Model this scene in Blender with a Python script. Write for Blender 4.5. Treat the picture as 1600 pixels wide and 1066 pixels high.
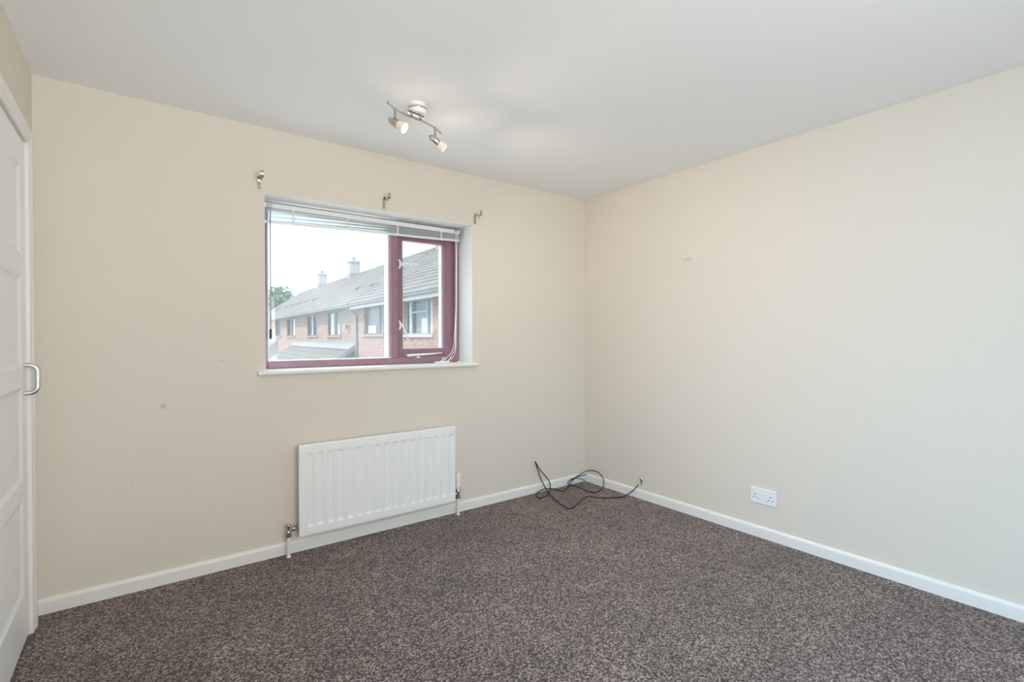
import bpy, math, random
from mathutils import Vector, Matrix
random.seed(7)
R = math.radians
for o in list(bpy.data.objects):
    bpy.data.objects.remove(o)
scene = bpy.context.scene
COL = scene.collection

# ------------------------------------------------------------------ camera
XR, YW, XL, H = 2.9814, 2.9630, -0.3746, 2.35      # right wall, window wall, left wall, ceiling
YB = -1.45                                          # wall behind the camera
cam = bpy.data.cameras.new('camera')
cam.sensor_width = 36.0
cam.lens = 772.93 * 36.0 / 1600.0
cam.clip_start = 0.02
cam.clip_end = 500
co = bpy.data.objects.new('camera', cam)
COL.objects.link(co)
yaw, pitch, roll = 0.642457, -0.0085009, -0.00187433
f = Vector((math.sin(yaw) * math.cos(pitch), math.cos(yaw) * math.cos(pitch), math.sin(pitch)))
r = Vector((math.cos(yaw), -math.sin(yaw), 0))
u = r.cross(f)
r2 = r * math.cos(roll) + u * math.sin(roll)
u2 = -r * math.sin(roll) + u * math.cos(roll)
m = Matrix.Identity(4)
for i in range(3):
    m[i][0], m[i][1], m[i][2] = r2[i], u2[i], -f[i]
m[0][3], m[1][3], m[2][3] = 0, 0, 1.21058
co.matrix_world = m
scene.camera = co

# ------------------------------------------------------------------ exposure, sky, sun, added fill
vs = scene.view_settings
vs.view_transform = 'Standard'
vs.look = 'None'
vs.gamma = 1
vs.use_curve_mapping = False
vs.exposure = -0.13
scene.cycles.max_bounces = 14
scene.cycles.diffuse_bounces = 8
scene.cycles.transparent_max_bounces = 24
scene.cycles.sample_clamp_indirect = 6

world = bpy.data.worlds.new('overcast_sky')
scene.world = world
world.use_nodes = True
wn = world.node_tree
bg = wn.nodes['Background']
wc = wn.nodes.new('ShaderNodeTexCoord')
wz = wn.nodes.new('ShaderNodeTexNoise')
wz.inputs['Scale'].default_value = 2.2
wz.inputs['Detail'].default_value = 4
wr = wn.nodes.new('ShaderNodeValToRGB')
wr.color_ramp.elements[0].color = (0.64, 0.85, 0.97, 1)
wr.color_ramp.elements[1].color = (0.76, 0.94, 1.03, 1)
wr.color_ramp.elements[0].position = 0.3
wr.color_ramp.elements[1].position = 0.7
wn.links.new(wc.outputs['Generated'], wz.inputs['Vector'])
wn.links.new(wz.outputs['Fac'], wr.inputs['Fac'])
wn.links.new(wr.outputs['Color'], bg.inputs['Color'])
SKY = 2.5
sx = wn.nodes.new('ShaderNodeSeparateXYZ')
wn.links.new(wc.outputs['Generated'], sx.inputs['Vector'])
wg = wn.nodes.new('ShaderNodeMapRange')          # overcast sky: the zenith about 2.5 times the horizon
wg.inputs['From Min'].default_value = 0.0
wg.inputs['From Max'].default_value = 1.0
wg.inputs['To Min'].default_value = SKY
wg.inputs['To Max'].default_value = SKY * 2.5
wn.links.new(sx.outputs['Z'], wg.inputs['Value'])
wn.links.new(wg.outputs['Result'], bg.inputs['Strength'])

def aim(o, direction):
    o.rotation_euler = Vector(direction).to_track_quat('-Z', 'Y').to_euler()

sun = bpy.data.lights.new('sun', 'SUN')
sun.energy = 7.0
sun.color = (1.0, 0.92, 0.81)
sun.angle = R(1.5)
so = bpy.data.objects.new('sun', sun)
COL.objects.link(so)
so.location = (-20, -5, 40)
aim(so, (0.56, 0.22, -0.80))

# added fill lamps at the invented windows behind the camera and to the left
def fill_light(loc, direction, size, energy, col, spread):
    ld = bpy.data.lights.new('fill_light', 'AREA')
    ld.shape = 'RECTANGLE'
    ld.size, ld.size_y = size
    ld.energy = energy
    ld.color = col
    ld.spread = R(spread)
    lo = bpy.data.objects.new('fill_light', ld)
    COL.objects.link(lo)
    lo.location = loc
    aim(lo, direction)
fill_light((0.75, YB + 0.06, 1.40), (-0.1, 1.0, 0.42), (1.55, 1.25), 37.5, (1.0, 1.0, 1.0), 130)
fill_light((XL + 0.045, -0.85, 1.35), (1.0, 0.50, -0.42), (1.0, 1.1), 25.0, (0.40, 0.69, 1.0), 95)

# ------------------------------------------------------------------ materials
def mat(name, col, rough=0.6, metal=0.0, spec=0.5, bump=0.0, bscale=200.0, var=0.0, vscale=6.0, coat=0.0):
    ma = bpy.data.materials.new(name)
    ma.use_nodes = True
    nt = ma.node_tree
    b = nt.nodes['Principled BSDF']
    b.inputs['Base Color'].default_value = (*col, 1)
    b.inputs['Roughness'].default_value = rough
    b.inputs['Metallic'].default_value = metal
    b.inputs['Specular IOR Level'].default_value = spec
    b.inputs['Coat Weight'].default_value = coat
    tc = nt.nodes.new('ShaderNodeTexCoord')
    if var:
        n = nt.nodes.new('ShaderNodeTexNoise')
        n.inputs['Scale'].default_value = vscale
        n.inputs['Detail'].default_value = 5
        mx = nt.nodes.new('ShaderNodeMix')
        mx.data_type = 'RGBA'
        mx.inputs['A'].default_value = (*[c * (1 - var) for c in col], 1)
        mx.inputs['B'].default_value = (*[min(1, c * (1 + var)) for c in col], 1)
        nt.links.new(tc.outputs['Object'], n.inputs['Vector'])
        nt.links.new(n.outputs['Fac'], mx.inputs['Factor'])
        nt.links.new(mx.outputs['Result'], b.inputs['Base Color'])
    if bump:
        n = nt.nodes.new('ShaderNodeTexNoise')
        n.inputs['Scale'].default_value = bscale
        n.inputs['Detail'].default_value = 3
        bp = nt.nodes.new('ShaderNodeBump')
        bp.inputs['Strength'].default_value = bump
        bp.inputs['Distance'].default_value = 0.002
        nt.links.new(tc.outputs['Object'], n.inputs['Vector'])
        nt.links.new(n.outputs['Fac'], bp.inputs['Height'])
        nt.links.new(bp.outputs['Normal'], b.inputs['Normal'])
    return ma

WALLC = (0.745, 0.69, 0.60)
M = {}
M['wall'] = mat('magnolia_emulsion', WALLC, 0.85, bump=0.12, bscale=140, var=0.012, vscale=2.5, spec=0.25)
M['ceiling'] = mat('white_ceiling_paint', (0.91, 0.925, 0.93), 0.9, bump=0.15, bscale=160, spec=0.2)
M['gloss'] = mat('white_gloss_paint', (0.86, 0.845, 0.80), 0.32, bump=0.05, bscale=60)
M['reveal'] = mat('white_reveal_paint', (0.87, 0.87, 0.86), 0.8, bump=0.1)
M['door'] = mat('white_door_paint', (0.90, 0.91, 0.90), 0.38, bump=0.05, bscale=50)
M['alu'] = mat('satin_aluminium', (0.72, 0.73, 0.74), 0.33, 1.0)
M['chrome'] = mat('chrome', (0.62, 0.60, 0.57), 0.08, 1.0)
M['nickel'] = mat('satin_nickel', (0.60, 0.545, 0.49), 0.24, 1.0)
M['brass'] = mat('tarnished_metal', (0.54, 0.475, 0.37), 0.38, 1.0, var=0.2, vscale=80)
M['hole'] = mat('dark_hole', (0.02, 0.018, 0.016), 0.8)
M['radiator'] = mat('radiator_enamel', (0.90, 0.90, 0.89), 0.35)
M['plastic'] = mat('white_plastic', (0.86, 0.87, 0.88), 0.35)
M['cord'] = mat('white_cord', (0.9, 0.9, 0.88), 0.7)
M['slat'] = mat('white_slat_enamel', (0.83, 0.84, 0.84), 0.4)
M['black'] = mat('black_rubber', (0.018, 0.016, 0.016), 0.5)
M['wand'] = mat('grey_green_wand', (0.30, 0.37, 0.36), 0.25)
M['mahogany'] = mat('mahogany_stained_frame', (0.34, 0.195, 0.235), 0.32, var=0.15, vscale=14, bump=0.05, bscale=90)
M['mahogany_dark'] = mat('mahogany_sash', (0.29, 0.16, 0.195), 0.34, var=0.15, vscale=14, bump=0.05, bscale=90)
M['bead'] = mat('pale_glazing_bead', (0.85, 0.87, 0.88), 0.4)
M['ivory'] = mat('ivory_plastic', (0.80, 0.77, 0.70), 0.5)


def front_wall_material():
    ma = mat('magnolia_emulsion_marked', WALLC, 0.85, bump=0.12, bscale=140, spec=0.25)
    nt = ma.node_tree
    b = nt.nodes['Principled BSDF']
    tc = nt.nodes.new('ShaderNodeTexCoord')
    prev = None
    # scuffs: a grey smudge, a small nick and a faint scratch
    for (x, z, rx, rz, strength) in ((0.082, 0.873, 0.018, 0.022, 0.30), (0.322, 1.085, 0.010, 0.006, 0.3),
                                     (0.340, 1.087, 0.010, 0.008, 0.34), (-0.045, 0.513, 0.004, 0.02, 0.18), (-0.185, 1.865, 0.02, 0.02, 0.06)):
        mp = nt.nodes.new('ShaderNodeMapping')
        mp.vector_type = 'POINT'
        mp.inputs['Location'].default_value = (-x / rx, 0, -z / rz)
        mp.inputs['Scale'].default_value = (1 / rx, 0, 1 / rz)
        nt.links.new(tc.outputs['Object'], mp.inputs['Vector'])
        ln = nt.nodes.new('ShaderNodeVectorMath')
        ln.operation = 'LENGTH'
        nt.links.new(mp.outputs['Vector'], ln.inputs[0])
        mr = nt.nodes.new('ShaderNodeMapRange')
        mr.interpolation_type = 'SMOOTHSTEP'
        mr.inputs['From Min'].default_value = 0.35
        mr.inputs['From Max'].default_value = 1.0
        mr.inputs['To Min'].default_value = strength
        mr.inputs['To Max'].default_value = 0.0
        nt.links.new(ln.outputs['Value'], mr.inputs['Value'])
        if prev is None:
            prev = mr.outputs['Result']
        else:
            ad = nt.nodes.new('ShaderNodeMath')
            ad.operation = 'MAXIMUM'
            nt.links.new(prev, ad.inputs[0])
            nt.links.new(mr.outputs['Result'], ad.inputs[1])
            prev = ad.outputs['Value']
    mx = nt.nodes.new('ShaderNodeMix')
    mx.data_type = 'RGBA'
    mx.inputs['A'].default_value = (*WALLC, 1)
    mx.inputs['B'].default_value = (0.28, 0.27, 0.25, 1)
    nt.links.new(prev, mx.inputs['Factor'])
    nt.links.new(mx.outputs['Result'], b.inputs['Base Color'])
    return ma

M['wall_marked'] = front_wall_material()


def carpet_material():
    ma = bpy.data.materials.new('brown_grey_twist_carpet')
    ma.use_nodes = True
    nt = ma.node_tree
    b = nt.nodes['Principled BSDF']
    b.inputs['Roughness'].default_value = 0.95
    b.inputs['Specular IOR Level'].default_value = 0.1
    b.inputs['Sheen Weight'].default_value = 0.2
    b.inputs['Sheen Roughness'].default_value = 0.5
    tc = nt.nodes.new('ShaderNodeTexCoord')
    def vor(scale):
        v = nt.nodes.new('ShaderNodeTexVoronoi')
        v.inputs['Scale'].default_value = scale
        nt.links.new(tc.outputs['Object'], v.inputs['Vector'])
        sp = nt.nodes.new('ShaderNodeSeparateColor')
        nt.links.new(v.outputs['Color'], sp.inputs['Color'])
        return v, sp.outputs['Red']
    def noise(scale, detail, rough=0.6):
        n = nt.nodes.new('ShaderNodeTexNoise')
        n.inputs['Scale'].default_value = scale
        n.inputs['Detail'].default_value = detail
        n.inputs['Roughness'].default_value = rough
        nt.links.new(tc.outputs['Object'], n.inputs['Vector'])
        return n.outputs['Fac']
    def rng(sock, a, b_, c, d):
        m_ = nt.nodes.new('ShaderNodeMapRange')
        for k, val in zip(('From Min', 'From Max', 'To Min', 'To Max'), (a, b_, c, d)):
            m_.inputs[k].default_value = val
        nt.links.new(sock, m_.inputs['Value'])
        return m_.outputs['Result']
    def op(o_, a, b_):
        m_ = nt.nodes.new('ShaderNodeMath')
        m_.operation = o_
        for k, q in enumerate((a, b_)):
            if isinstance(q, (int, float)):
                m_.inputs[k].default_value = q
            else:
                nt.links.new(q, m_.inputs[k])
        return m_.outputs['Value']
    va, tuft = vor(185)                    # each tuft its own tone
    vb, yarn = vor(80)                     # clumps of twisted yarn
    fine = rng(noise(330, 2), 0.3, 0.7, 0.0, 1.0)
    tone = op('ADD', op('MULTIPLY', tuft, 0.64), op('ADD', op('MULTIPLY', yarn, 0.08), op('MULTIPLY', fine, 0.28)))
    rp = nt.nodes.new('ShaderNodeValToRGB')
    e = rp.color_ramp.elements
    e[0].position, e[0].color = 0.20, (0.024, 0.016, 0.014, 1)
    e[1].position, e[1].color = 0.80, (0.50, 0.40, 0.36, 1)
    x = e.new(0.50)
    x.color = (0.125, 0.091, 0.080, 1)
    nt.links.new(tone, rp.inputs['Fac'])
    # pile brushed this way and that
    brush = op('MULTIPLY', rng(noise(2.6, 4), 0.35, 0.65, 0.86, 1.12), rng(noise(9, 3), 0.3, 0.7, 0.88, 1.10))
    c2 = nt.nodes.new('ShaderNodeCombineColor')
    for c in ('Red', 'Green', 'Blue'):
        nt.links.new(brush, c2.inputs[c])
    h2 = nt.nodes.new('ShaderNodeMix')
    h2.data_type = 'RGBA'
    h2.blend_type = 'MULTIPLY'
    h2.inputs['Factor'].default_value = 1.0
    nt.links.new(rp.outputs['Color'], h2.inputs['A'])
    nt.links.new(c2.outputs['Color'], h2.inputs['B'])
    nt.links.new(h2.outputs['Result'], b.inputs['Base Color'])
    bp = nt.nodes.new('ShaderNodeBump')
    bp.inputs['Strength'].default_value = 0.8
    bp.inputs['Distance'].default_value = 0.006
    nt.links.new(va.outputs['Distance'], bp.inputs['Height'])
    bp.invert = True
    nt.links.new(bp.outputs['Normal'], b.inputs['Normal'])
    return ma

M['carpet'] = carpet_material()


def glass_material(name, haze, ncol=(0.97, 0.93, 0.92)):
    # glare veil mixed into the pane: mostly clear, some scattered light, a weak reflection
    ma = bpy.data.materials.new(name)
    ma.use_nodes = True
    nt = ma.node_tree
    nt.nodes.remove(nt.nodes['Principled BSDF'])
    out = nt.nodes['Material Output']
    tr = nt.nodes.new('ShaderNodeBsdfTransparent')
    tl = nt.nodes.new('ShaderNodeBsdfTranslucent')
    tl.inputs['Color'].default_value = (*ncol, 1)
    gl = nt.nodes.new('ShaderNodeBsdfGlossy')
    gl.inputs['Roughness'].default_value = 0.03
    tc = nt.nodes.new('ShaderNodeTexCoord')
    n = nt.nodes.new('ShaderNodeTexNoise')
    n.inputs['Scale'].default_value = 2.4
    n.inputs['Detail'].default_value = 2
    nt.links.new(tc.outputs['Object'], n.inputs['Vector'])
    mr = nt.nodes.new('ShaderNodeMapRange')
    mr.inputs['From Min'].default_value = 0.3
    mr.inputs['From Max'].default_value = 0.7
    mr.inputs['To Min'].default_value = haze * 0.65
    mr.inputs['To Max'].default_value = haze * 1.35
    nt.links.new(n.outputs['Fac'], mr.inputs['Value'])
    m1 = nt.nodes.new('ShaderNodeMixShader')
    nt.links.new(mr.outputs['Result'], m1.inputs['Fac'])
    nt.links.new(tr.outputs[0], m1.inputs[1])
    nt.links.new(tl.outputs[0], m1.inputs[2])
    m2 = nt.nodes.new('ShaderNodeMixShader')
    m2.inputs['Fac'].default_value = 0.02
    nt.links.new(m1.outputs[0], m2.inputs[1])
    nt.links.new(gl.outputs[0], m2.inputs[2])
    nt.links.new(m2.outputs[0], out.inputs['Surface'])
    return ma

M['pane_veiled'] = glass_material('glare_veiled_glass', 0.075)
M['pane'] = glass_material('window_glass', 0.035)
M['far_pane'] = mat('far_window_glass', (0.20, 0.24, 0.27), 0.08, spec=0.8)
M['bulb_glass'] = mat('frosted_bulb_glass', (0.90, 0.84, 0.76), 0.35)


def emit(name, col, s):
    ma = bpy.data.materials.new(name)
    ma.use_nodes = True
    nt = ma.node_tree
    b = nt.nodes['Principled BSDF']
    b.inputs['Base Color'].default_value = (*col, 1)
    b.inputs['Emission Color'].default_value = (*col, 1)
    b.inputs['Emission Strength'].default_value = s
    return ma

M['bulb_lit'] = emit('lit_bulb_face', (1.0, 0.90, 0.74), 9.0)
M['bulb_glow'] = emit('glowing_bulb_glass', (0.95, 0.80, 0.68), 0.06)


def brick_material(name, along='Y'):
    ma = bpy.data.materials.new(name)
    ma.use_nodes = True
    nt = ma.node_tree
    b = nt.nodes['Principled BSDF']
    b.inputs['Roughness'].default_value = 0.9
    tc = nt.nodes.new('ShaderNodeTexCoord')
    se = nt.nodes.new('ShaderNodeSeparateXYZ')
    cb = nt.nodes.new('ShaderNodeCombineXYZ')
    nt.links.new(tc.outputs['Object'], se.inputs['Vector'])
    nt.links.new(se.outputs[along], cb.inputs['X'])
    nt.links.new(se.outputs['Z'], cb.inputs['Y'])
    br = nt.nodes.new('ShaderNodeTexBrick')
    br.inputs['Scale'].default_value = 1.0
    br.inputs['Brick Width'].default_value = 0.225
    br.inputs['Row Height'].default_value = 0.075
    br.inputs['Mortar Size'].default_value = 0.006
    br.inputs['Color1'].default_value = (0.135, 0.062, 0.047, 1)
    br.inputs['Color2'].default_value = (0.200, 0.118, 0.096, 1)
    br.inputs['Mortar'].default_value = (0.24, 0.205, 0.18, 1)
    br.inputs['Bias'].default_value = 0.0
    nt.links.new(cb.outputs[0], br.inputs['Vector'])
    n = nt.nodes.new('ShaderNodeTexNoise')
    n.inputs['Scale'].default_value = 3
    n.inputs['Detail'].default_value = 6
    nt.links.new(tc.outputs['Object'], n.inputs['Vector'])
    mx = nt.nodes.new('ShaderNodeMix')
    mx.data_type = 'RGBA'
    mx.blend_type = 'OVERLAY'
    mx.inputs['Factor'].default_value = 0.35
    nt.links.new(br.outputs['Color'], mx.inputs['A'])
    nt.links.new(n.outputs['Color'], mx.inputs['B'])
    hs = nt.nodes.new('ShaderNodeHueSaturation')
    hs.inputs['Saturation'].default_value = 0.95
    nt.links.new(mx.outputs['Result'], hs.inputs['Color'])
    nt.links.new(hs.outputs['Color'], b.inputs['Base Color'])
    return ma

M['brick'] = brick_material('red_brick', 'Y')
M['brick_x'] = brick_material('red_brick_lintel', 'X')
M['tile'] = mat('weathered_concrete_tile', (0.088, 0.080, 0.076), 0.9, var=0.4, vscale=0.9)
M['tile_dark'] = mat('dark_tile_vent', (0.06, 0.06, 0.065), 0.8)
M['porch_tile'] = mat('brown_concrete_tile', (0.080, 0.068, 0.062), 0.9, var=0.3, vscale=1.1)
M['chimney'] = mat('grey_rendered_chimney', (0.22, 0.21, 0.21), 0.9, var=0.15, vscale=3)
M['lead'] = mat('pale_lead_flashing', (0.14, 0.143, 0.147), 0.6, var=0.1)
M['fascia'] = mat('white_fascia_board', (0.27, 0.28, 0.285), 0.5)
M['fascia_grey'] = mat('grey_fascia_board', (0.12, 0.123, 0.13), 0.6)
M['gutter'] = mat('dark_gutter_plastic', (0.10, 0.095, 0.10), 0.45)
M['brown_frame'] = mat('dark_brown_frame', (0.075, 0.05, 0.045), 0.5)
M['grey_frame'] = mat('blue_grey_frame', (0.17, 0.20, 0.23), 0.5)
M['stone'] = mat('pale_stone_sill', (0.16, 0.14, 0.125), 0.85, var=0.1)
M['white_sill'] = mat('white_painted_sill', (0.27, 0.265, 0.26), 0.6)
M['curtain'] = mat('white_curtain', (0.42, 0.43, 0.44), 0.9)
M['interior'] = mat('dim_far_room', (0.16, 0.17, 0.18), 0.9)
M['aerial'] = mat('grey_aerial_metal', (0.45, 0.47, 0.48), 0.5, 0.3)
M['pot'] = mat('clay_chimney_pot', (0.2, 0.17, 0.155), 0.9)
M['cheek'] = mat('grey_hung_cheek', (0.10, 0.105, 0.115), 0.9, var=0.1)
M['leaf'] = mat('green_leaves', (0.045, 0.115, 0.045), 0.7, var=0.4, vscale=1.5)
M['bark'] = mat('grey_bark', (0.12, 0.095, 0.07), 0.9)
M['ground'] = mat('pale_bounce_ground', (0.42, 0.42, 0.41), 0.95, var=0.3, vscale=0.7)  # unseen ground made pale to bounce light up to the ceiling

# ------------------------------------------------------------------ mesh helpers
class MB:
    def __init__(self):
        self.v, self.f, self.s, self.mi = [], [], [], []
        self.mats = []
        self.cur = 0

    def use(self, ma):
        if ma not in self.mats:
            self.mats.append(ma)
        self.cur = self.mats.index(ma)
        return self

    def add(self, vs_, fs, smooth=False):
        n = len(self.v)
        self.v += [tuple(p) for p in vs_]
        for q in fs:
            self.f.append(tuple(i + n for i in q))
            self.s.append(smooth)
            self.mi.append(self.cur)
        return self

    def box(self, a, b, bev=0.0):
        x0, y0, z0 = (min(a[i], b[i]) for i in range(3))
        x1, y1, z1 = (max(a[i], b[i]) for i in range(3))
        if bev <= 0:
            vs_ = [(x, y, z) for z in (z0, z1) for y in (y0, y1) for x in (x0, x1)]
            fs = [(0, 2, 3, 1), (4, 5, 7, 6), (0, 1, 5, 4), (2, 6, 7, 3), (0, 4, 6, 2), (1, 3, 7, 5)]
            return self.add(vs_, fs)
        b_ = min(bev, (x1 - x0) * .45, (y1 - y0) * .45, (z1 - z0) * .45)
        lo, hi = (x0, y0, z0), (x1, y1, z1)
        idx, vs_ = {}, []
        for cx in (0, 1):
            for cy in (0, 1):
                for cz in (0, 1):
                    c = (cx, cy, cz)
                    for ax in range(3):
                        p = []
                        for k in range(3):
                            e = hi[k] if c[k] else lo[k]
                            if k != ax:
                                e += -b_ if c[k] else b_
                            p.append(e)
                        idx[(c, ax)] = len(vs_)
                        vs_.append(tuple(p))
        fs = []
        for ax in range(3):
            o1, o2 = [k for k in range(3) if k != ax]
            for side in (0, 1):
                q = []
                for (s, t) in ((0, 0), (1, 0), (1, 1), (0, 1)):
                    c = [0, 0, 0]
                    c[ax], c[o1], c[o2] = side, s, t
                    q.append(idx[(tuple(c), ax)])
                flip = (side == 1) ^ (ax == 1)
                fs.append(tuple(q) if flip else tuple(reversed(q)))
        for ax in range(3):
            o1, o2 = [k for k in range(3) if k != ax]
            for s in (0, 1):
                for t in (0, 1):
                    q = []
                    for (w, face) in ((0, o1), (0, o2), (1, o2), (1, o1)):
                        c = [0, 0, 0]
                        c[ax], c[o1], c[o2] = w, s, t
                        q.append(idx[(tuple(c), face)])
                    fs.append(tuple(q))
        for c in [(x, y, z) for x in (0, 1) for y in (0, 1) for z in (0, 1)]:
            fs.append(tuple(idx[(c, ax)] for ax in range(3)))
        return self.add(vs_, fs)

    def tube(self, pts, rad, seg=8, caps=True, closed=False, flat=None):
        pts = [Vector(p) for p in pts]
        n = len(pts)
        rads = rad if isinstance(rad, (list, tuple)) else [rad] * n
        vs_, fs = [], []
        prev = None
        for i, p in enumerate(pts):
            a = pts[i - 1] if (i > 0 or closed) else p
            b = pts[(i + 1) % n] if (i < n - 1 or closed) else p
            t = (b - a)
            t = t.normalized() if t.length > 1e-9 else Vector((0, 0, 1))
            if prev is None:
                ref = Vector((0, 0, 1)) if abs(t.z) < 0.9 else Vector((1, 0, 0))
                nn = t.cross(ref).normalized()
            else:
                nn = (prev - t * prev.dot(t)).normalized()
            prev = nn
            bb = t.cross(nn)
            for k in range(seg):
                an = 2 * math.pi * k / seg
                vs_.append(p + (nn * math.cos(an) + bb * math.sin(an)) * rads[i])
        m_ = n if closed else n - 1
        for i in range(m_):
            for k in range(seg):
                k2, i2 = (k + 1) % seg, (i + 1) % n
                fs.append((i * seg + k, i * seg + k2, i2 * seg + k2, i2 * seg + k))
        self.add(vs_, fs, True)
        if caps and not closed:
            self.add(vs_[:seg], [tuple(reversed(range(seg)))])
            self.add(vs_[-seg:], [tuple(range(seg))])
        return self

    def lathe(self, prof, origin, axis=(0, 0, 1), seg=24, smooth=True):
        # prof: (radius, height along axis)
        ax = Vector(axis).normalized()
        ref = Vector((0, 0, 1)) if abs(ax.z) < 0.9 else Vector((1, 0, 0))
        a = ax.cross(ref).normalized()
        b = ax.cross(a)
        o = Vector(origin)
        vs_, fs = [], []
        for (rr, hh) in prof:
            for k in range(seg):
                an = 2 * math.pi * k / seg
                vs_.append(o + ax * hh + (a * math.cos(an) + b * math.sin(an)) * max(rr, 1e-5))
        for i in range(len(prof) - 1):
            for k in range(seg):
                k2 = (k + 1) % seg
                fs.append((i * seg + k, i * seg + k2, (i + 1) * seg + k2, (i + 1) * seg + k))
        self.add(vs_, fs, smooth)
        if prof[0][0] > 1e-4:
            self.add(vs_[:seg], [tuple(reversed(range(seg)))])
        if prof[-1][0] > 1e-4:
            self.add(vs_[-seg:], [tuple(range(seg))])
        return self

    def prism(self, poly, a, b):
        # poly: list of 3D points (planar), swept from offset a to offset b (vectors)
        n = len(poly)
        a, b = Vector(a), Vector(b)
        vs_ = [Vector(p) + a for p in poly] + [Vector(p) + b for p in poly]
        fs = [tuple(reversed(range(n))), tuple(range(n, 2 * n))]
        for i in range(n):
            j = (i + 1) % n
            fs.append((i, j, n + j, n + i))
        return self.add(vs_, fs)

    def build(self, name, ma=None, parent=None, bevel=0.0, recalc=True):
        me = bpy.data.meshes.new(name)
        me.from_pydata(self.v, [], self.f)
        mats = self.mats if self.mats else [ma]
        for x in mats:
            me.materials.append(x)
        for p, s, k in zip(me.polygons, self.s, self.mi):
            p.use_smooth = s
            p.material_index = k
        if recalc:
            import bmesh
            bm = bmesh.new()
            bm.from_mesh(me)
            bmesh.ops.recalc_face_normals(bm, faces=bm.faces)
            bm.to_mesh(me)
            bm.free()
        me.update()
        o = bpy.data.objects.new(name, me)
        COL.objects.link(o)
        if parent is not None:
            o.parent = parent
        if bevel:
            bv = o.modifiers.new('bevel', 'BEVEL')
            bv.width = bevel
            bv.segments = 2
            bv.limit_method = 'ANGLE'
        return o


def empty(name, loc=(0, 0, 0), rz=0.0, label=None, cat=None, group=None, kind=None):
    o = bpy.data.objects.new(name, None)
    o.empty_display_size = 0.1
    COL.objects.link(o)
    o.location = loc
    o.rotation_euler = (0, 0, rz)
    tag(o, label, cat, group, kind)
    return o


def tag(o, label=None, cat=None, group=None, kind=None):
    if label:
        o['label'] = label
    if cat:
        o['category'] = cat
    if group:
        o['group'] = group
    if kind:
        o['kind'] = kind
    return o


def struct(o):
    o['kind'] = 'structure'
    return o


def smooth_path(pts, n=6):
    pts = [Vector(p) for p in pts]
    out = []
    for i in range(len(pts) - 1):
        p0, p1, p2, p3 = pts[max(i - 1, 0)], pts[i], pts[i + 1], pts[min(i + 2, len(pts) - 1)]
        for k in range(n):
            t = k / n
            out.append(0.5 * ((2 * p1) + (p2 - p0) * t + (2 * p0 - 5 * p1 + 4 * p2 - p3) * t * t
                              + (3 * p1 - p0 - 3 * p2 + p3) * t ** 3))
    out.append(pts[-1])
    return out

# ------------------------------------------------------------------ room shell
T = 0.12
YO = YW + 0.30                       # outer face of the window wall
WX0, WX1, WZ0, WZ1 = 0.5370, 1.8680, 1.0140, 1.9965   # window opening
struct(MB().box((XL - T, YB - T, -0.15), (XR + T, YO, 0)).build('floor', M['carpet']))
struct(MB().box((XL - T, YB - T, H), (XR + T, YO, H + 0.15)).build('ceiling', M['ceiling']))
struct(MB().box((XR, YB, 0), (XR + T, YW, H)).build('wall_right', M['wall']))
# left wall with the door opening
DY0, DY1, DZ = 2.025, 2.79, 2.003
w = MB()
w.box((XL - T, YB, 0), (XL, -1.37, H))
w.box((XL - T, -0.33, 0), (XL, DY0, H))
w.box((XL - T, -1.37, 0), (XL, -0.33, 0.78))
w.box((XL - T, -1.37, 1.92), (XL, -0.33, H))
w.box((XL - T, DY1, 0), (XL, YW, H))
w.box((XL - T, DY0, DZ), (XL, DY1, H))
struct(w.build('wall_left', M['wall']))
# window wall: plastered inner leaf, brick outer leaf
w = MB().use(M['wall_marked'])
w.box((XL - T, YW, 0), (WX0, YW + 0.19, H))
w.box((WX1, YW, 0), (XR + T, YW + 0.19, H))
w.box((WX0, YW, 0), (WX1, YW + 0.19, WZ0))
w.box((WX0, YW, WZ1), (WX1, YW + 0.19, H))
w.use(M['brick_x'])
w.box((XL - T, YW + 0.19, -0.1), (WX0, YO, H))
w.box((WX1, YW + 0.19, -0.1), (XR + T, YO, H))
w.box((WX0, YW + 0.19, -0.1), (WX1, YO, WZ0 - 0.02))
w.box((WX0, YW + 0.19, WZ1 - 0.01), (WX1, YO, H))
struct(w.build('wall_front', M['wall_marked']))
# wall behind the camera, with an added window to house the fill lamp
BX0, BX1, BZ0, BZ1 = -0.05, 1.55, 0.80, 2.10
w = MB()
w.box((XL - T, YB - T, 0), (BX0, YB, H))
w.box((BX1, YB - T, 0), (XR + T, YB, H))
w.box((BX0, YB - T, 0), (BX1, YB, BZ0))
w.box((BX0, YB - T, BZ1), (BX1, YB, H))
struct(w.build('wall_back', M['wall']))
wb = struct(empty('added_window_2', (0.75, YB, BZ0)))
fr = MB()
for (a, b) in (((-0.80, -0.10, 0), (-0.74, -0.03, 1.30)), ((0.74, -0.10, 0), (0.80, -0.03, 1.30)),
               ((-0.74, -0.10, 0), (0.74, -0.03, 0.06)), ((-0.74, -0.10, 1.24), (0.74, -0.03, 1.30)),
               ((-0.03, -0.10, 0.06), (0.03, -0.03, 1.24))):
    fr.box(a, b)
fr.build('window_frame', M['mahogany'], wb)
MB().box((-0.74, -0.07, 0.06), (-0.03, -0.062, 1.24)).build('pane', M['pane'], wb)
MB().box((0.03, -0.07, 0.06), (0.74, -0.062, 1.24)).build('pane', M['pane'], wb)

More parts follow.
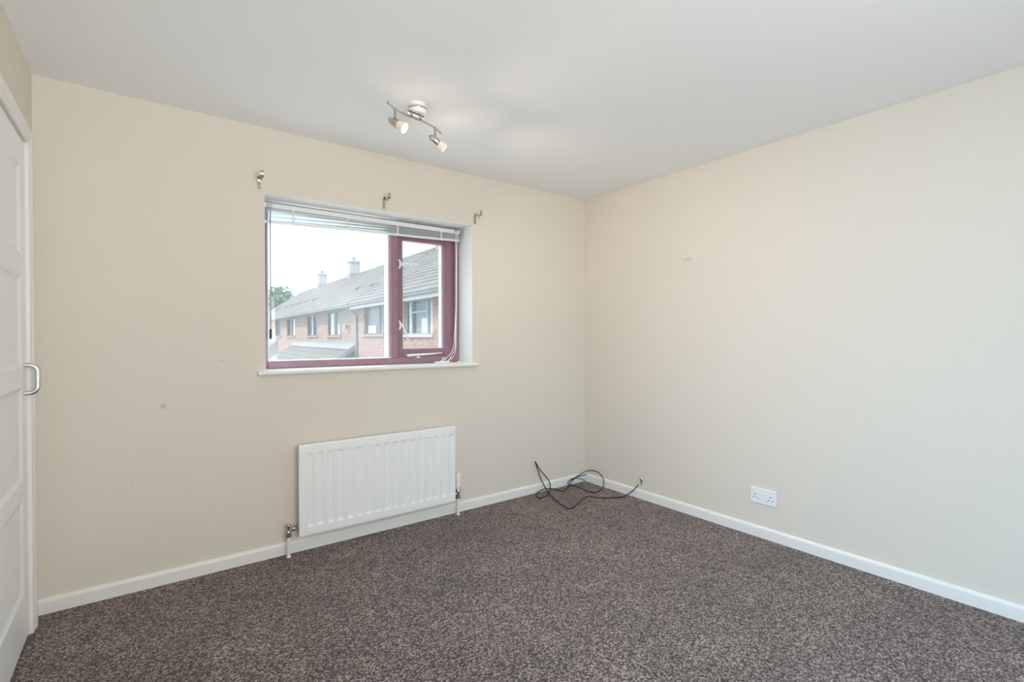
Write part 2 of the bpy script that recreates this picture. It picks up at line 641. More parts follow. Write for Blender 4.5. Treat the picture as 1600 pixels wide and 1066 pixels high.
wl3 = struct(empty('added_window_3', (XL, -0.85, 0.78)))  # invented window, added to house the blue fill lamp on the left
fr = MB()
for (a, b) in (((-0.10, -0.52, 0), (-0.03, -0.46, 1.14)), ((-0.10, 0.46, 0), (-0.03, 0.52, 1.14)), ((-0.10, -0.46, 0), (-0.03, 0.46, 0.06)), ((-0.10, -0.46, 1.08), (-0.03, 0.46, 1.14))):
    fr.box(a, b)
fr.build('window_frame', M['mahogany'], wl3)
MB().box((-0.07, -0.46, 0.06), (-0.062, 0.46, 1.08)).build('pane', M['pane'], wl3)

# skirting boards: rounded top edge
def skirting(name, p0, p1, inward):
    p0, p1, n_ = Vector(p0), Vector(p1), Vector(inward)
    prof = [(0, 0), (0.014, 0), (0.014, 0.052), (0.0125, 0.058), (0.009, 0.063), (0.004, 0.066), (0, 0.067)]
    poly = [p0 + n_ * a + Vector((0, 0, z)) for a, z in prof]
    return struct(MB().prism(poly, (0, 0, 0), p1 - p0).build(name, M['gloss']))

skirting('baseboard_front', (XL, YW, 0), (XR, YW, 0), (0, -1, 0))
skirting('baseboard_right', (XR, YB, 0), (XR, YW - 0.014, 0), (-1, 0, 0))
skirting('baseboard_back', (XL, YB, 0), (XR - 0.014, YB, 0), (0, 1, 0))
skirting('baseboard_left', (XL, YB + 0.014, 0), (XL, DY0 - 0.085, 0), (1, 0, 0))

# ------------------------------------------------------------------ door in the left wall
cas = struct(empty('trim_1', (XL, 0, 0)))
prof = [(0, 0), (0.010, 0), (0.0125, 0.003), (0.0125, 0.030), (0.0145, 0.033), (0.0175, 0.045), (0.0175, 0.074), (0.0145, 0.080), (0, 0.080)]
def casing_piece(name, a, b):
    # a, b: functions giving the two mitred ends of the moulding for a profile point
    n = len(prof)
    v_ = [a(x, q) for x, q in prof] + [b(x, q) for x, q in prof]
    f_ = [tuple(reversed(range(n))), tuple(range(n, 2 * n))]
    f_ += [(i, (i + 1) % n, n + (i + 1) % n, n + i) for i in range(n)]
    return MB().add(v_, f_).build(name, M['gloss'], cas)
KZ = 0.78
far_top = lambda x, q: (x, DY1 - 0.002 + q, DZ - 0.002 + q * KZ)
near_top = lambda x, q: (x, DY0 + 0.002 - q, DZ - 0.002 + q * KZ)
casing_piece('casing_leg', lambda x, q: (x, DY1 - 0.002 + q, 0), far_top)
casing_piece('casing_leg', lambda x, q: (x, DY0 + 0.002 - q, 0), near_top)
casing_piece('casing_head', near_top, far_top)

door = struct(empty('door_1', (XL, DY0, 0)))
LY0, LY1, LZ0, LZ1 = 0.004, DY1 - DY0 - 0.004, 0.012, DZ - 0.009
SW = 0.105
XF, XB = -0.0005, -0.040                 # front and back faces of the leaf
for (a, b) in ((LY0, LY0 + SW), (LY1 - SW, LY1)):
    MB().box((XB, a, LZ0), (XF, b, LZ1), 0.0015).build('door_stile', M['door'], door)
panels = [(1.536, 1.880), (1.092, 1.450), (0.650, 1.014), (0.205, 0.575)]
rails = [(LZ0, 0.205), (0.575, 0.650), (1.014, 1.092), (1.450, 1.536), (1.880, LZ1)]
for a, b in rails:
    MB().box((XB, LY0 + SW, a), (XF - 0.0003, LY1 - SW, b), 0.0012).build('door_rail', M['door'], door)
for a, b in panels:
    y0, y1 = LY0 + SW, LY1 - SW
    p = MB()
    p.box((XB + 0.012, y0, a), (XF - 0.0073, y1, b))
    steps = [(0.0, XF - 0.0005), (0.004, XF - 0.002), (0.013, XF - 0.0055), (0.017, XF - 0.006), (0.020, XF - 0.0072)]
    for k in range(len(steps) - 1):
        (i0, x0), (i1, x1) = steps[k], steps[k + 1]
        o_ = [(x0, y0 + i0, a + i0), (x0, y1 - i0, a + i0), (x0, y1 - i0, b - i0), (x0, y0 + i0, b - i0)]
        n_ = [(x1, y0 + i1, a + i1), (x1, y1 - i1, a + i1), (x1, y1 - i1, b - i1), (x1, y0 + i1, b - i1)]
        p.add(o_ + n_, [(0, 1, 5, 4), (1, 2, 6, 5), (2, 3, 7, 6), (3, 0, 4, 7)])
    p.build('door_panel', M['door'], door, recalc=False)
# D-shaped pull handle
hy, hz0, hz1, hx, hr = LY1 - 0.045, 0.989, 1.101, 0.038, 0.0098
pts = [(XF, hy, hz1)]
for k in range(9):
    an = R(90 - k * 11.25)
    pts.append((hx - 0.026 + 0.026 * math.cos(an), hy, hz1 - 0.026 + 0.026 * math.sin(an)))
for k in range(9):
    an = R(-k * 11.25)
    pts.append((hx - 0.026 + 0.026 * math.cos(an), hy, hz0 + 0.026 + 0.026 * math.sin(an)))
pts.append((XF, hy, hz0))
tag(MB().tube(pts, hr, 14).build('pull_handle', M['alu'], door), 'satin silver D-shaped pull handle')
# door lining and stop
w = MB()
w.box((XL - T, DY1 - 0.002, 0), (XL, DY1, DZ))
w.box((XL - T, DY0, 0), (XL, DY0 + 0.002, DZ))
w.box((XL - T, DY0, DZ - 0.002), (XL, DY1, DZ))
struct(w.build('trim_2', M['gloss']))
# landing beyond the closed door
struct(MB().box((XL - T - 0.04, DY0 - 0.1, -0.05), (XL - T, DY1 + 0.1, DZ + 0.1)).build('wall_landing', M['wall']))

# ------------------------------------------------------------------ window in the front wall
FY = YW + 0.18                        # inner face of the window frame
win = struct(empty('window_1', ((WX0 + WX1) / 2, FY, WZ0)))
wx, wy, wz = win.location
def L(x, y, z):
    return (x - wx, y - wy, z - wz)
def wbox(x0, x1, y0, y1, z0, z1, bev=0.0, mb=None):
    return (mb or MB()).box(L(x0, y0, z0), L(x1, y1, z1), bev)

# plaster reveal lining
w = MB()
wbox(WX0, WX0 + 0.002, YW + 0.0005, FY, WZ0, WZ1, 0, w)
wbox(WX1 - 0.002, WX1, YW + 0.0005, FY, WZ0, WZ1, 0, w)
wbox(WX0, WX1, YW + 0.0005, FY, WZ1 - 0.002, WZ1, 0, w)
w.build('plaster_reveal', M['reveal'], win)
# sill board with rounded nose
sz0, sz1, sy = 1.004, 1.0265, YW - 0.030
poly = [(sy + 0.006, sz0), (sy + 0.001, sz0 + 0.005), (sy, sz0 + 0.011), (sy + 0.001, sz1 - 0.005), (sy + 0.006, sz1), (YW, sz1), (YW, sz0)]
w = MB().prism([Vector(L(0.500, y, z)) for y, z in poly], (0, 0, 0), (1.401, 0, 0))
wbox(WX0 + 0.002, WX1 - 0.002, YW, FY + 0.01, WZ0, sz1, 0, w)
w.build('window_sill', M['gloss'], win)
# outer frame
FD = 0.075
FB = 1.027
GX0 = 0.585        # fixed light
MX0, MX1 = 1.340, 1.394
w = MB()
wbox(WX0 + 0.002, GX0, FY, FY + FD, FB, WZ1 - 0.002, 0.004, w)
wbox(1.832, WX1 - 0.002, FY, FY + FD, FB, WZ1 - 0.002, 0.004, w)
wbox(GX0, 1.832, FY + 0.0005, FY + FD, FB, 1.069, 0.004, w)
wbox(GX0, 1.832, FY + 0.0005, FY + FD, 1.960, WZ1 - 0.002, 0.004, w)
w.build('window_frame', M['mahogany'], win)
w = MB()
wbox(MX0, MX1, FY, FY + FD, 1.069, 1.960, 0.004, w)
wbox(MX1 - 0.014, MX1 - 0.010, FY - 0.002, FY + 0.002, 1.072, 1.925, 0, w)
w.build('mullion', M['mahogany'], win)
# fixed pane and its pale outer beads
PY = FY + 0.022
wbox(GX0, MX0, PY, PY + 0.004, 1.069, 1.960).build('pane', M['pane_veiled'], win)
w = MB()
wbox(GX0, GX0 + 0.006, FY + 0.004, PY, 1.069, 1.96, 0, w)
wbox(GX0, MX0, FY + 0.006, PY, 1.069, 1.075, 0, w)
wbox(MX0 - 0.012, MX0, PY + 0.005, FY + FD + 0.012, 1.069, 1.96, 0, w)
wbox(GX0, GX0 + 0.006, PY + 0.005, FY + FD, 1.069, 1.96, 0, w)
wbox(GX0, MX0 - 0.012, PY + 0.005, FY + FD, 1.069, 1.074, 0, w)
tag(w.build('glazing_bead', M['bead'], win), 'pale glazing bead around the fixed pane')
# opening sash
SX0, SX1, SZ0, SZ1 = 1.396, 1.806, 1.072, 1.957
sash = MB()
SY = FY + 0.010
wbox(SX0, 1.430, SY, SY + 0.055, SZ0, SZ1, 0.004, sash)
wbox(1.748, SX1, SY, SY + 0.055, SZ0, SZ1, 0.004, sash)
wbox(1.430, 1.748, SY + 0.0005, SY + 0.055, SZ0, 1.130, 0.004, sash)
wbox(1.430, 1.748, SY + 0.0005, SY + 0.055, 1.873, SZ1, 0.004, sash)
sash = sash.build('sash', M['mahogany_dark'], win)
wbox(1.430, 1.748, SY + 0.020, SY + 0.024, 1.130, 1.873).build('pane', M['pane'], sash)
w = MB()
wbox(1.737, 1.748, SY + 0.026, SY + 0.062, 1.130, 1.873, 0, w)
wbox(1.430, 1.434, SY + 0.012, SY + 0.020, 1.130, 1.873, 0, w)
wbox(1.430, 1.748, SY + 0.012, SY + 0.020, 1.130, 1.134, 0, w)
tag(w.build('glazing_bead', M['bead'], sash), 'pale glazing bead around the sash pane')
# dark gap between sash and frame on the hinge side
wbox(1.806, 1.832, FY + 0.022, FY + FD, 1.069, 1.960).build('rebate', M['mahogany_dark'], win)
# two cockspur fasteners, the upper one turned to horizontal
def fastener(zc, ang):
    w = MB()
    x = 1.398
    poly = [(x - 0.004, zc + 0.034), (x + 0.006, zc + 0.030), (x + 0.018, zc + 0.010), (x + 0.030, zc + 0.006), (x + 0.030, zc - 0.006),
            (x + 0.018, zc - 0.010), (x + 0.006, zc - 0.030), (x - 0.004, zc - 0.034), (x + 0.003, zc)]
    w.prism([Vector(L(a, FY + 0.010, b)) for a, b in poly], (0, 0, 0), (0, -0.012, 0))
    c = Vector(L(x + 0.018, FY - 0.006, zc))
    w.lathe([(0.010, 0), (0.010, 0.010), (0.007, 0.014)], c + Vector((0, 0.004, 0)), (0, -1, 0), 16)
    d = Vector((math.cos(ang), -0.12, math.sin(ang))).normalized()
    w.tube([c + Vector((0, -0.008, 0)), c + d * 0.030 + Vector((0, -0.010, 0)), c + d * 0.075 + Vector((0, -0.012, 0)), c + d * 0.112 + Vector((0, -0.010, 0))],
           [0.0065, 0.0052, 0.0055, 0.0068], 10)
    return w.build('window_fastener', M['plastic'], win)
fastener(1.705, R(3))
fastener(1.290, R(-72))
# casement stay along the bottom rail
w = MB()
w.tube([L(1.452, FY - 0.008, 1.082), L(1.475, FY - 0.012, 1.086), L(1.60, FY - 0.012, 1.090), L(1.722, FY - 0.006, 1.097)], [0.008, 0.0085, 0.0065, 0.003], 8)
wbox(1.452, 1.492, FY - 0.012, FY + 0.012, 1.076, 1.092, 0.003, w)
w.lathe([(0.006, 0), (0.006, 0.018)], L(1.535, FY - 0.004, 1.068), (0, 0, 1), 10)
wbox(1.515, 1.555, FY - 0.010, FY + 0.002, 1.066, 1.0705, 0.001, w)
tag(w.build('casement_stay', M['plastic'], win), 'white casement stay bar')

# ------------------------------------------------------------------ venetian blind, drawn up
BYC = YW + 0.132                       # centre of the headrail
bl = empty('venetian_blind', (1.196, BYC, 1.95), 0, 'white venetian blind drawn up to the head of the window, lower on its left side', 'blind')
bx, by, bz = bl.location
def B(x, y, z):
    return (x - bx, y - by, z - bz)
X0, X1 = 0.546, 1.838
w = MB()
w.box(B(X0, BYC - 0.014, 1.949), B(X1, BYC + 0.014, 1.9765), 0.002)
w.build('headrail', M['slat'], bl)
for (a, b) in ((0.5415, 0.546), (1.838, 1.8435)):
    MB().box(B(a, BYC - 0.017, 1.944), B(b, BYC + 0.017, 1.980), 0.001).build('end_bracket', M['nickel'], bl)
NS = 19
for k in range(NS):
    t = (k + 0.7) / (NS + 0.4)
    zl, zr = 1.947 - t * (1.947 - 1.876), 1.947 - t * (1.947 - 1.911)
    tilt = (0.0022 + 0.0010 * math.sin(k * 2.3), 0.0014)
    prof = [(-0.0125, -0.0012), (-0.004, 0.0008), (0.004, 0.0008), (0.0125, -0.0012)]
    vs_, fs = [], []
    NXS = 8
    for i in range(NXS + 1):
        s = i / NXS
        x = X0 + 0.002 + s * (X1 - X0 - 0.006)
        z = zl + s * (zr - zl) + 0.0006 * math.sin(9 * s + k)
        for (yy, dz) in prof:
            vs_.append(B(x, BYC + yy, z + dz + yy * 0.215))
        for (yy, dz) in reversed(prof):
            vs_.append(B(x, BYC + yy, z + dz - 0.0004 + yy * 0.215))
    for i in range(NXS):
        for q in range(8):
            q2 = (q + 1) % 8
            fs.append((i * 8 + q, i * 8 + q2, (i + 1) * 8 + q2, (i + 1) * 8 + q))
    fs.append(tuple(range(8)))
    fs.append(tuple(reversed(range(NXS * 8, NXS * 8 + 8))))
    MB().add(vs_, fs).build('slat', M['slat'], bl)
# bottom rail, hanging out of level
zl, zr = 1.869, 1.905
poly = [(-0.0125, -0.005), (-0.010, -0.007), (0.010, -0.007), (0.0125, -0.005), (0.0125, 0.003), (0.010, 0.005), (-0.010, 0.005), (-0.0125, 0.003)]
w = MB().prism([Vector(B(X0 + 0.001, BYC + a, zl + b)) for a, b in poly], (0, 0, 0), (X1 - X0 - 0.004, 0, zr - zl))
w.build('bottom_rail', M['slat'], bl)
for x in (0.712, 1.028, 1.359, 1.684):
    s = (x - X0) / (X1 - X0)
    zb = zl + s * (zr - zl)
    w = MB()
    w.box(B(x - 0.008, BYC - 0.0175, zb - 0.009), B(x + 0.008, BYC - 0.0135, zb + 0.006), 0.001)
    for dx in (-0.005, 0.0, 0.005):
        w.tube([B(x + dx, BYC - 0.0155, zb), B(x + dx + 0.002, BYC - 0.018, (zb + 1.949) / 2), B(x + dx, BYC - 0.0155, 1.952)], 0.0016, 6)
    w.box(B(x - 0.009, BYC - 0.017, 1.947), B(x + 0.009, BYC - 0.0138, 1.957), 0.001)
    w.build('ladder_cord', M['cord'], bl)
# tilt wand, its hook and tassel
w = MB()
w.box(B(0.572, BYC - 0.020, 1.945), B(0.600, BYC - 0.0138, 1.970), 0.002)
w.build('tilt_gear', M['nickel'], bl)
w = MB().tube([B(0.588, BYC - 0.020, 1.947), B(0.589, BYC - 0.022, 1.92), B(0.588, BYC - 0.021, 1.88), B(0.587, BYC - 0.020, 1.26)], 0.0036, 8)
wnd = tag(w.build('tilt_wand', M['wand'], bl), 'thin grey-green tilt wand')
MB().lathe([(0.0036, 0), (0.006, -0.008), (0.0065, -0.045), (0.004, -0.058)], B(0.587, BYC - 0.020, 1.258), (0, 0, 1), 10).build('tassel', M['black'], wnd)
# broken thin cord
w = MB().tube(smooth_path([B(0.7115, BYC - 0.017, 1.868), B(0.711, BYC - 0.018, 1.76), B(0.709, BYC - 0.018, 1.62), B(0.714, BYC - 0.019, 1.575), B(0.724, BYC - 0.018, 1.545), B(0.729, BYC - 0.017, 1.522)]), 0.0011, 6)
w.build('loose_cord', M['cord'], bl)
# lift cords hanging to a coil on the sill
w = MB()
w.box(B(1.794, BYC - 0.021, 1.957), B(1.816, BYC - 0.0138, 1.972), 0.002)
w.build('cord_lock', M['nickel'], bl)
YC = BYC - 0.024
SZ = sz1 + 0.003
paths = [
    [(1.802, YC + 0.004, 1.962), (1.797, YC, 1.93), (1.801, YC, 1.80), (1.799, YC, 1.55), (1.797, YC, 1.40), (1.788, YC, 1.25), (1.779, YC - 0.004, 1.16), (1.752, YC - 0.012, 1.10), (1.70, YC - 0.020, 1.058), (1.655, YC - 0.03, SZ + 0.012), (1.628, YC - 0.045, SZ)],
    [(1.806, YC + 0.004, 1.962), (1.809, YC - 0.002, 1.93), (1.804, YC - 0.004, 1.80), (1.802, YC - 0.004, 1.50), (1.798, YC - 0.004, 1.30), (1.795, YC - 0.004, 1.18), (1.790, YC - 0.008, 1.12), (1.765, YC - 0.018, 1.07), (1.715, YC - 0.030, SZ + 0.014), (1.690, YC - 0.050, SZ)],
    [(1.799, YC - 0.003, 1.40), (1.789, YC - 0.006, 1.22), (1.783, YC - 0.010, 1.13), (1.742, YC - 0.02, 1.068), (1.700, YC - 0.045, SZ + 0.003), (1.66, YC - 0.05, SZ), (1.62, YC - 0.055, SZ), (1.60, YC - 0.07, SZ)],
]
for p in paths:
    MB().tube(smooth_path([B(*q) for q in p], 8), 0.0021, 7).build('lift_cord', M['cord'], bl)
rnd = random.Random(3)
coil = []
for k in range(40):
    an = k * 0.62
    rr = 0.028 + 0.014 * math.sin(k * 1.7)
    coil.append(B(1.655 + 1.5 * rr * math.cos(an), YC - 0.060 + rr * 0.55 * math.sin(an), SZ + 0.001 + 0.010 * abs(math.sin(k * 0.9))))
MB().tube(smooth_path(coil, 6), 0.0021, 7).build('lift_cord', M['cord'], bl)
w = MB().tube(smooth_path([B(1.672, YC - 0.04, SZ), B(1.668, YC - 0.035, SZ + 0.03), B(1.685, YC - 0.04, SZ + 0.034), B(1.692, YC - 0.045, SZ + 0.008), B(1.72, YC - 0.055, SZ), B(1.765, YC - 0.06, SZ), B(1.785, YC - 0.058, SZ)], 8), 0.0021, 7)
w.build('lift_cord', M['cord'], bl)
MB().lathe([(0.003, 0), (0.006, 0.006), (0.0075, 0.028), (0.003, 0.032)], B(1.775, YC - 0.060, sz1 + 0.0068), (1, 0.1, 0), 12).build('cord_tassel', M['plastic'], bl)

# ------------------------------------------------------------------ curtain rail brackets on the wall above the window
def rail_bracket(x, z, label, tilt=0.0):
    t = empty('curtain_rail_bracket', (x, YW, z), 0, label, 'bracket', 'curtain rail brackets above the window')
    hw = 0.0085
    w = MB()
    w.box((-hw, -0.0025, -0.035), (hw, 0, 0.018), 0.0008)
    w.build('wall_plate', M['brass'], t)
    prof = [(0.0012, 0.010), (0.0035, 0.022), (0.010, 0.031), (0.019, 0.034), (0.028, 0.031), (0.036, 0.022), (0.043, 0.016), (0.052, 0.013), (0.061, 0.015),
            (0.066, 0.024), (0.067, 0.034), (0.065, 0.043), (0.058, 0.049)]
    prof = [(o_ * 1.28, zz) for o_, zz in prof]
    th = 0.0011
    vs_, fs = [], []
    n = len(prof)
    for i, (o_, zz) in enumerate(prof):
        a = prof[max(0, i - 1)]
        b = prof[min(n - 1, i + 1)]
        dx, dz = b[0] - a[0], b[1] - a[1]
        l_ = math.hypot(dx, dz)
        nx, nz = -dz / l_ * th, dx / l_ * th
        for xx in (-hw, hw):
            vs_.append((xx, -(o_ + nx), zz + nz))
            vs_.append((xx, -(o_ - nx), zz - nz))
    for i in range(n - 1):
        a, b = i * 4, (i + 1) * 4
        fs += [(a, b, b + 2, a + 2), (a + 1, a + 3, b + 3, b + 1), (a, a + 1, b + 1, b), (a + 2, b + 2, b + 3, a + 3)]
    fs += [(0, 2, 3, 1), (4 * n - 4, 4 * n - 3, 4 * n - 1, 4 * n - 2)]
    MB().add(vs_, fs).build('hook_arm', M['brass'], t)
    MB().lathe([(0.0022, 0), (0.0022, 0.010), (0.005, 0.011), (0.005, 0.015)], (0, -0.055, 0.016), (0, -0.25, -1), 10).build('thumb_screw', M['brass'], t)
    for zz in (-0.024, -0.005):
        MB().lathe([(0.0036, 0), (0.0030, 0.0009), (0.0005, 0.0012)], (0, -0.0024, zz), (0, -1, 0), 10).build('screw', M['hole'], t)
    t.rotation_euler = (0, tilt, 0)
    return t
rail_bracket(0.5125, 2.043, 'metal curtain rail bracket above the left top corner of the window, by the blind wand')
rail_bracket(1.2185, 2.047, 'metal curtain rail bracket above the middle of the window, below the spotlight', R(2))
rail_bracket(1.8900, 2.041, 'metal curtain rail bracket above the right top corner of the window', R(-2))

# ------------------------------------------------------------------ radiator
RX0, RX1, RZ0, RZ1 = 0.690, 1.682, 0.104, 0.613
RF = YW - 0.082                       # front face
rad = empty('radiator', ((RX0 + RX1) / 2, YW, RZ0), 0, 'white ribbed panel radiator on the wall below the window', 'radiator')
ox, oy, oz = rad.location
NF = 17
fx0, pitch_ = 0.7475, (1.6505 - 0.7475) / 16.0
FZ0, FZ1, DEP = 0.150, 0.565, 0.0062
def groove(x):
    k = round((x - fx0) / pitch_)
    if k < 0 or k > NF - 1:
        return 0.0
    d = abs(x - (fx0 + k * pitch_)) / (pitch_ * 0.30)
    return max(0.0, min(1.0, (1.25 - d) / 0.55)) if d < 1.25 else 0.0
def sstep(t):
    t = max(0, min(1, t))
    return t * t * (3 - 2 * t)
xs = [RX0, RX0 + 0.004]
NXP = 17 * 14
for i in range(NXP + 1):
    xs.append(RX0 + 0.010 + (RX1 - RX0 - 0.020) * i / NXP)
xs += [RX1 - 0.004, RX1]
zs = [RZ0, RZ0 + 0.003, RZ0 + 0.012, FZ0 - 0.012, FZ0 - 0.004, FZ0, FZ0 + 0.004, FZ0 + 0.008, FZ0 + 0.013, FZ0 + 0.020, 0.25, 0.35, 0.45, FZ1 - 0.020, FZ1 - 0.013, FZ1 - 0.008, FZ1 - 0.004, FZ1, FZ1 + 0.004, FZ1 + 0.012, RZ1 - 0.012, RZ1 - 0.003, RZ1]
vs_, fs = [], []
for z in zs:
    for x in xs:
        g = sstep(groove(x)) * sstep(min((z - FZ0) / 0.014, (FZ1 - z) / 0.014))
        edge = 0.0022 if (x <= RX0 + 1e-6 or x >= RX1 - 1e-6 or z <= RZ0 + 1e-6 or z >= RZ1 - 1e-6) else 0.0
        vs_.append((x - ox, RF + g * DEP + edge - oy, z - oz))
nx = len(xs)
for j in range(len(zs) - 1):
    for i in range(nx - 1):
        fs.append((j * nx + i, j * nx + i + 1, (j + 1) * nx + i + 1, (j + 1) * nx + i))
w = MB().add(vs_, fs, True)
# rear shell and rolled edges
w.box((RX0 - ox, RF + 0.0022 - oy, RZ0 - oz), (RX0 + 0.006 - ox, RF + 0.020 - oy, RZ1 - oz))
w.box((RX1 - 0.006 - ox, RF + 0.0022 - oy, RZ0 - oz), (RX1 - ox, RF + 0.020 - oy, RZ1 - oz))
w.box((RX0 + 0.006 - ox, RF + 0.0022 - oy, RZ1 - 0.004 - oz), (RX1 - 0.006 - ox, RF + 0.020 - oy, RZ1 - oz))
w.box((RX0 + 0.006 - ox, RF + 0.0022 - oy, RZ0 - oz), (RX1 - 0.006 - ox, RF + 0.020 - oy, RZ0 + 0.004 - oz))
w.box((RX0 + 0.006 - ox, RF + 0.018 - oy, RZ0 + 0.004 - oz), (RX1 - 0.006 - ox, RF + 0.020 - oy, RZ1 - 0.004 - oz))
w.build('panel', M['radiator'], rad, recalc=False)
w = MB().tube([(RX0 + 0.01 - ox, RF + 0.030 - oy, RZ0 + 0.022 - oz), (RX1 - 0.01 - ox, RF + 0.030 - oy, RZ0 + 0.022 - oz)], 0.012, 10)
w.build('water_channel', M['radiator'], rad)
w = MB().tube([(RX0 + 0.01 - ox, RF + 0.030 - oy, RZ1 - 0.030 - oz), (RX1 - 0.01 - ox, RF + 0.030 - oy, RZ1 - 0.030 - oz)], 0.012, 10)
w.build('water_channel', M['radiator'], rad)
for x in (RX0 + 0.16, RX1 - 0.16):
    MB().box((x - 0.02 - ox, RF + 0.020 - oy, 0.18 - oz), (x + 0.02 - ox, -0.0005, 0.55 - oz)).build('wall_bracket', M['radiator'], rad)

def hexnut(w, c, r_, h_, axis=(0, 0, 1)):
    return w.lathe([(r_, 0), (r_, h_)], c, axis, 6, False)

# left lockshield valve and its tail pipe
VY = YW - 0.055
VX = 0.639
lv = empty('radiator_valve', (VX, VY, 0), 0, 'bare metal lockshield valve at the left end of the radiator', 'valve')
w = MB()
w.lathe([(0.009, 0.128), (0.0115, 0.131), (0.0115, 0.140), (0.009, 0.144), (0.0095, 0.168), (0.012, 0.170), (0.012, 0.178), (0.007, 0.182)], (0, 0, 0), (0, 0, 1), 14)
w.build('valve_body', M['nickel'], lv)
w = MB()
hexnut(w, (0, 0, 0.112), 0.0165, 0.018)
w.build('compression_nut', M['nickel'], lv)
w = MB()
w.lathe([(0.0085, 0), (0.0085, 0.012), (0.014, 0.013), (0.014, 0.030), (0.010, 0.031), (0.010, RX0 - VX + 0.004)], (0.006, 0, 0.152), (1, 0, 0), 12)
w.build('union', M['nickel'], lv)
w = MB()
w.lathe([(0.0085, 0.001), (0.0085, 0.113)], (0, 0, 0), (0, 0, 1), 12)
w.lathe([(0.013, 0.001), (0.013, 0.004), (0.0085, 0.006)], (0, 0, 0), (0, 0, 1), 14)
tag(w.build('tail_pipe', M['gloss'], lv), 'white painted pipe down to the carpet')
# right thermostatic valve
TX = 1.716
rv = empty('radiator_valve', (TX, VY, 0), 0, 'valve with a white thermostatic head at the right end of the radiator', 'valve')
w = MB()
w.lathe([(0.0145, 0.176), (0.0175, 0.180), (0.0175, 0.222), (0.0165, 0.224), (0.0175, 0.226), (0.0175, 0.272), (0.015, 0.282), (0.006, 0.285)], (0, 0, 0), (0, 0, 1), 20)
for k in range(12):
    an = k * math.pi / 6
    w.box((0.0170 * math.cos(an) - 0.0012, 0.0170 * math.sin(an) - 0.0012, 0.228), (0.0170 * math.cos(an) + 0.0012, 0.0170 * math.sin(an) + 0.0012, 0.268))
hd = w.build('thermostatic_head', M['plastic'], rv)
MB().box((0.004, -0.0185, 0.193), (0.010, -0.0170, 0.197)).build('setting_mark', M['hole'], hd)
w = MB()
w.lathe([(0.0155, 0.158), (0.0155, 0.174), (0.012, 0.177)], (0, 0, 0), (0, 0, 1), 14)
w.lathe([(0.009, 0.126), (0.010, 0.130), (0.010, 0.158)], (0, 0, 0), (0, 0, 1), 14)
w.build('valve_body', M['nickel'], rv)
w = MB()
hexnut(w, (0, 0, 0.112), 0.0155, 0.018)
w.build('compression_nut', M['nickel'], rv)
w = MB()
w.lathe([(0.0085, 0), (0.0085, 0.006), (0.013, 0.007), (0.013, 0.020), (0.010, 0.021), (0.010, TX - RX1 + 0.002)], (-0.004, 0, 0.145), (-1, 0, 0), 12)
w.build('union', M['nickel'], rv)
w = MB()
w.lathe([(0.0085, 0.001), (0.0085, 0.113)], (0, 0, 0), (0, 0, 1), 12)
w.lathe([(0.013, 0.001), (0.013, 0.004), (0.0085, 0.006)], (0, 0, 0), (0, 0, 1), 14)
tag(w.build('tail_pipe', M['gloss'], rv), 'white painted pipe down to the carpet')

# ------------------------------------------------------------------ ceiling spotlight bar
sl = empty('ceiling_spotlight', (1.087, 2.223, H), 0, 'chrome ceiling spotlight bar with two lit spot heads', 'spotlight')
def S(x, y, z):
    return Vector((x - 1.087, y - 2.223, z - H))
w = MB()
w.lathe([(0.040, 0), (0.041, -0.004), (0.0405, -0.016), (0.037, -0.020)], (0, 0, 0), (0, 0, 1), 32)
w.build('ceiling_canopy', M['plastic'], sl)
w = MB()
w.lathe([(0.039, -0.0195), (0.0445, -0.021), (0.0450, -0.024), (0.0445, -0.027), (0.0435, -0.030)], (0, 0, 0), (0, 0, 1), 36)
w.build('canopy_rim', M['chrome'], sl)
w = MB()
w.lathe([(0.0435, -0.029), (0.0435, -0.046), (0.041, -0.049)], (0, 0, 0), (0, 0, 1), 36)
w.build('canopy_drum', M['plastic'], sl)
bard = Vector((0.361, 0.151, 0)).normalized()
bperp = Vector((-bard.y, bard.x, 0))
ov = []
for k in range(32):
    an = 2 * math.pi * k / 32
    ov.append(Vector((-0.004, 0.004, -0.049)) + bard * (0.058 * math.cos(an)) + bperp * (0.026 * math.sin(an)))
MB().prism(ov, (0, 0, 0), (0, 0, -0.004)).build('mounting_plate', M['chrome'], sl)
ZB = 2.284
bar_pts = [(0.907, 2.158), (0.932, 2.180), (0.960, 2.198), (1.018, 2.224), (1.061, 2.233), (1.114, 2.242), (1.154, 2.251), (1.213, 2.277), (1.243, 2.298), (1.270, 2.319)]
bp_ = smooth_path([S(x, y, ZB) for x, y in bar_pts], 5)
MB().tube(bp_, 0.0048, 10).build('bar', M['nickel'], sl)
for a, b in ((bp_[0], bp_[1]), (bp_[-1], bp_[-2])):
    MB().lathe([(0.004, -0.003), (0.0068, 0), (0.0068, 0.007), (0.005, 0.008)], a, (b - a), 12).build('end_cap', M['chrome'], sl)
for (x, y) in ((1.061, 2.2335), (1.113, 2.2415)):
    MB().lathe([(0.0055, 0), (0.0055, -0.016), (0.0065, -0.017), (0.0065, -0.022)], S(x, y, H - 0.050), (0, 0, 1), 12).build('post', M['nickel'], sl)

